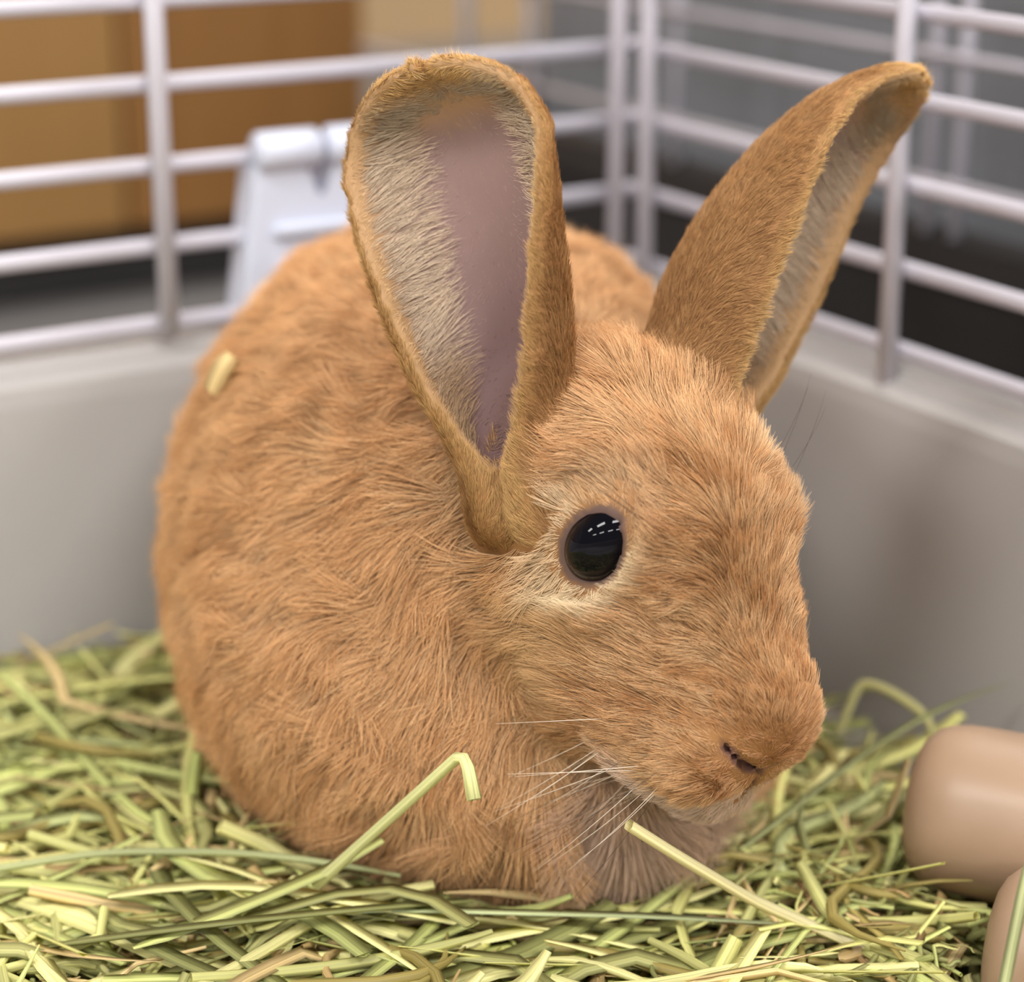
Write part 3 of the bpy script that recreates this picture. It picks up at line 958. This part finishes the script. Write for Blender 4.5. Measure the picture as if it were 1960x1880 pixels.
if not NOFUR:
    fr_ = np.random.default_rng(11)
    tri = np.concatenate([RQ[:, [0, 1, 2]], RQ[:, [0, 2, 3]]])
    tc = RV[tri].mean(1)
    ta = 0.5 * np.linalg.norm(np.cross(RV[tri[:, 1]] - RV[tri[:, 0]], RV[tri[:, 2]] - RV[tri[:, 0]]), axis=1)
    wE, tE, vE, iE = ear_info(tc)
    hd_ = grid_at(Dh, tc); bd_ = grid_at(Db, tc)
    wH = sm(bd_ - hd_, -6, 8)
    dens = 6.5 + 8.5 * wH
    dens = dens * (1 - wE) + 13 * wE
    dens[tc[:, 2] < 12] *= 0.2
    FUR_DENS = 1.0
    cnt = fr_.poisson(ta * dens * FUR_DENS)
    tid = np.repeat(np.arange(len(tri)), cnt)
    u_, v_ = fr_.random(len(tid)), fr_.random(len(tid))
    fl2 = u_ + v_ > 1
    u_[fl2], v_[fl2] = 1 - u_[fl2], 1 - v_[fl2]
    T0 = tri[tid]
    bw = np.stack([1 - u_ - v_, u_, v_], 1)[..., None]
    rt = (RV[T0] * bw).sum(1)
    N = unit((RN[T0] * bw).sum(1))
    n = len(rt)
    wE, tE, vE, iE = ear_info(rt)
    inn = (EB[iE] * N).sum(1) < -0.15
    isE = wE > 0.5
    hd_ = grid_at(Dh, rt); bd_ = grid_at(Db, rt)
    wH = sm(bd_ - hd_, -8, 10)
    Q = (rt - HO) @ HB.T
    f, s, u = Q.T
    sa = np.abs(s); sg = np.sign(s)
    # --- flow
    nose_d = Q - np.array([44, 0, -17.0])
    hd = np.stack([-np.ones(n), 0.75 * sg * sm(sa, 0.5, 9) * sm(u, -18, 2) * sm(f, -16, 12), 0.0 * u], 1)
    hd[:, 2] += -0.55 * sm(u, -2, -22)
    hd[:, 1] += 0.25 * sg * sm(u, -2, -20)
    near_n = sm(np.linalg.norm(nose_d, axis=1), 26, 6)[:, None]
    hd = unit(hd) * (1 - near_n) + unit(nose_d) * near_n
    ev_ = np.stack([(f - EYE_H[0]) / EYE_E[0], sa - EYE_H[1], u - EYE_H[2]], 1)
    ed = np.linalg.norm(ev_, axis=1)
    away = np.stack([f - EYE_H[0], 0 * f, u - EYE_H[2]], 1)
    hd = unit(hd) + unit(away) * (1.5 * sm(ed, 16, 9.5))[:, None]
    Th = unit(hd) @ HB
    nape = h2w(-10, 0, 0)
    bd = unit(rt - nape) * 0.9 + np.array([0.0, 0.25, -0.55])
    Tb = unit(bd)
    T = Th * wH[:, None] + Tb * (1 - wH)[:, None]
    # ears
    axs = np.stack([EARS[0]['ax'], EARS[1]['ax']])[EN[iE]]
    tau = np.cross(EB[iE], axs)
    Tout = axs + tau * (0.55 * vE)[:, None]
    Tin = axs * 0.22 - tau * (np.sign(vE) * sm(np.abs(vE), 0.1, 0.5))[:, None]
    Te = np.where(inn[:, None], Tin, Tout)
    T = np.where(isE[:, None], Te, T)
    # parting and tufts
    w1, w2, w3 = Waves(16, 3), Waves(7, 4), Waves(10, 6)
    bit = np.cross(N, T)
    ang = (0.30 * w1(rt) + 0.22 * w2(rt)) * np.where(isE, 0.4, 0.55 + 0.6 * (1 - wH)) + fr_.normal(0, 0.12, n)
    T = T * np.cos(ang)[:, None] + bit * np.sin(ang)[:, None]
    T = unit(T - N * (T * N).sum(1)[:, None])
    # --- length, lift
    L = 10.5 - 4.6 * wH
    L = L + 3.0 * (1 - wH) * sm(rt[:, 2], 60, 35)
    L = L * (1 - 0.45 * wH * sm(f, 14, 40))
    L = L * (1 - 0.42 * sm(np.linalg.norm(nose_d, axis=1), 16, 5))
    L = L + 3.0 * wH * sm(u, -8, -22) * sm(f, 30, 12)
    L = L * (0.30 + 0.70 * sm(ed, 9.6, 17))
    A = Q.copy(); A[:, 1] = sa
    L = L * (0.45 + 0.55 * sm(np.where((f > 33) & (wH > 0.5), slit_dist(A), 9), 0.8, 4.5))
    Lin = 1.4 + 5.6 * sm(np.abs(vE), 0.25, 0.75) * sm(np.abs(vE), 1.0, 0.93) * sm(tE, 0.98, 0.8) + 0.9 * sm(tE, 0.85, 0.95)
    Lout = (3.2 - 1.0 * sm(tE, 0.3, 0.9)) * (1 - 0.2 * sm(np.abs(vE), 0.8, 0.95))
    L = np.where(isE, np.where(inn, Lin, Lout), L)
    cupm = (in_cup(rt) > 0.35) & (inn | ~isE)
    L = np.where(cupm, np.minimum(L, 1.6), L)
    L = L * fr_.uniform(0.65, 1.25, n)
    a0 = 0.62 - 0.10 * wH + 0.16 * w3(rt)
    a1 = 0.10 + 0.06 * fr_.normal(size=n)
    a0 = np.where(isE, 0.42, a0)
    a0 = np.where(sm(ed, 14, 10) > 0.3, 0.35, a0)
    a0 = a0 + fr_.normal(0, 0.10, n)
    # --- colour
    rnd = fr_.random(n); cn = Waves(22, 9)(rt) * 0.45 + Waves(7, 10)(rt) * 0.55 + Waves(3, 14)(rt) * 0.35
    col = np.tile(np.array([0.69, 0.358, 0.148]), (n, 1))
    col = mixc(col, (0.86, 0.55, 0.285), 0.33 + 0.34 * cn)
    col = mixc(col, (0.44, 0.185, 0.06), -0.48 * cn - 0.12)
    col = mixc(col, (0.40, 0.19, 0.07), (rnd < 0.16) * 0.7)
    col = mixc(col, (0.86, 0.64, 0.38), (rnd > 0.86) * 0.6)
    body_w = 1 - wH
    col = mixc(col, (0.75, 0.41, 0.18), body_w * 0.35)
    # face
    col = mixc(col, (0.80, 0.55, 0.26), 0.5 * wH * sm(u, -4, -12) * sm(f, 24, 6) * sm(f, -20, -4))
    ring = sm(ed, 19.0, 14.0) * wH
    ring = ring * (1 - 0.8 * sm(u, 7, 12))
    col = mixc(col, (1.05, 0.84, 0.55), 1.0 * ring)
    lip = wH * sm(f, 20, 34) * sm(u, -23, -28)
    col = mixc(col, (0.84, 0.64, 0.50), 0.85 * lip)
    col = mixc(col, (0.66, 0.33, 0.15), 0.6 * wH * sm(np.linalg.norm(nose_d, axis=1), 20, 6) * sm(u, -24, -18))
    tick = wH * sm(f, 6, 16) * sm(f, 40, 28)
    col = mixc(col, (0.24, 0.11, 0.04), tick * (fr_.random(n) < 0.16) * 0.75)
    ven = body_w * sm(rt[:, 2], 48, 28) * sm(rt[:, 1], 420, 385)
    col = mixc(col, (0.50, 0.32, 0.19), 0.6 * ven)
    col = mixc(col, (0.72, 0.52, 0.40), 0.8 * body_w * sm(rt[:, 0], 4, 20) * sm(rt[:, 2], 62, 48) * sm(rt[:, 1], 410, 392))
    # ears
    co = np.tile(np.array([0.52, 0.28, 0.115]), (n, 1))
    co = mixc(co, (0.26, 0.125, 0.045), (rnd < 0.34) * 0.7)
    co = mixc(co, (0.72, 0.44, 0.18), (rnd > 0.8) * 0.6)
    co = mixc(co, (0.86, 0.56, 0.22), 0.85 * np.maximum(sm(tE, 0.88, 0.97), sm(np.abs(vE), 0.92, 0.99) * 0.55))
    ci = np.tile(np.array([0.96, 0.77, 0.56]), (n, 1))
    ci = mixc(ci, (0.84, 0.52, 0.19), np.maximum(sm(tE, 0.92, 0.98), 0.7 * sm(np.abs(vE), 0.96, 1.0)))
    ci = mixc(ci, (0.58, 0.42, 0.28), (rnd < 0.3) * 0.5)
    ci = mixc(ci, (0.60, 0.38, 0.20), 0.8 * sm(tE, 0.36, 0.18))
    ci = mixc(ci, (0.42, 0.32, 0.19), 0.6 * sm(tE, 0.80, 0.88) * sm(tE, 0.97, 0.92))
    ci = mixc(ci, (0.56, 0.38, 0.34), sm(np.abs(vE), 0.5, 0.3) * 0.9 * sm(tE, 0.88, 0.75))
    col = np.where(isE[:, None], np.where(inn[:, None], ci, co), col)
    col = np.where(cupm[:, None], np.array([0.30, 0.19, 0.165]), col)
    col = np.clip(col * 0.90 * fr_.uniform(0.86, 1.14, (n, 1)), 0.01, 0.95)
    rad = np.where(isE, 0.036, 0.038 + 0.020 * (1 - wH)) * fr_.uniform(0.8, 1.2, n)
    # --- drop hairs on the eye, in the nostrils, most of the inner ear
    slit = np.where(f > 33, slit_dist(A), 9)
    keep = ed > EYE_R + 0.55
    keep &= ~((slit < 0.75) & (wH > 0.5) & ~isE)
    bare = isE & inn & (tE < 0.90)
    keep &= ~(bare & (fr_.random(n) > 0.07 + 0.36 * sm(np.abs(vE), 0.25, 0.95) ** 1.3))
    keep &= ~((in_cup(rt) > 0.35) & ~isE & (fr_.random(n) < 0.6))
    K = 6
    ts = np.linspace(0, 1, K)
    al = a0[:, None] + (a1 - a0)[:, None] * ts[None]
    step = (np.cos(al)[..., None] * T[:, None] + np.sin(al)[..., None] * N[:, None]) * (L / (K - 1))[:, None, None]
    Pp = np.concatenate([np.zeros((n, 1, 3)), np.cumsum(step[:, :-1], 1)], 1) + (rt - N * 0.3)[:, None]
    # tufts: tips gather where the noise is high
    tf = Waves(3.4, 20, 20).grad(rt) * np.where(isE, 0.25, 0.55 + 0.5 * (1 - wH))[:, None] + Waves(7.5, 22, 20).grad(rt) * (1.6 * (1 - wH) * ~isE + 0.5 * wH)[:, None]
    tf -= N * (tf * N).sum(1)[:, None]
    tf *= np.minimum(1.0, (0.4 * L) / (np.linalg.norm(tf, axis=1) + 1e-6))[:, None]
    Pp += tf[:, None] * (ts ** 1.5)[None, :, None]
    Pp, rad, col = Pp[keep], rad[keep], col[keep]
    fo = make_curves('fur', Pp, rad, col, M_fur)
    tag(fo, 'soft orange tan fur', kind='stuff')

    # whiskers
    wr = np.random.default_rng(4)
    WP, WC, WR = [], [], []
    for sgn in (1, -1):
        for k in range(22):
            p0 = np.array([31 + wr.uniform(-8, 6), sgn * (15.5 + wr.uniform(-1.5, 1.0)), -23 + wr.uniform(-4, 6)])
            d = np.array([-0.10 + wr.normal(0, 0.16), sgn * (0.50 + wr.normal(0, 0.1)), -0.85 + wr.normal(0, 0.14) + (0.6 if k % 5 == 0 else 0)])
            d /= np.linalg.norm(d)
            Lw = wr.uniform(18, 34)
            t = np.linspace(0, 1, 9)[:, None]
            q = p0 + d * (Lw * t) + np.array([-4.0, 0, -5.0]) * t * t
            WP.append(HO + q @ HB)
            dark = k % 3 == 0
            WC.append((0.05, 0.035, 0.025) if dark else (0.85, 0.74, 0.60))
            WR.append(0.045 if dark else 0.055)
    for sgn in (1, -1):                           # fine hairs hanging from the jaw
        for k in range(18):
            p0 = np.array([wr.uniform(14, 33), sgn * wr.uniform(8, 14), -32.0 + wr.uniform(-2, 3)])
            d = np.array([-0.15 + wr.normal(0, 0.12), sgn * 0.25, -0.95])
            t = np.linspace(0, 1, 9)[:, None]
            q = p0 + d / np.linalg.norm(d) * (wr.uniform(10, 20) * t) + np.array([-3.0, 0, 0]) * t * t
            WP.append(HO + q @ HB); WC.append((0.85, 0.68, 0.52)); WR.append(0.06)
    for sgn in (1, -1):                           # long brow hairs
        for k in range(4):
            p0 = np.array([4 + 2.0 * k, sgn * 15.5, 13.0])
            d = np.array([-0.35, sgn * 0.75, 0.55]) + wr.normal(0, 0.12, 3)
            t = np.linspace(0, 1, 9)[:, None]
            q = p0 + d / np.linalg.norm(d) * (wr.uniform(18, 28) * t) + np.array([-3.0, 0, -2.0]) * t * t
            WP.append(HO + q @ HB); WC.append((0.06, 0.04, 0.03)); WR.append(0.05)
    wo = make_curves('whiskers', np.array(WP), np.array(WR), np.array(WC), attr_mat('whisker', 'fur_color', 0.4, 0.5), 0.3)
    tag(wo, 'fine pale whiskers', kind='stuff')
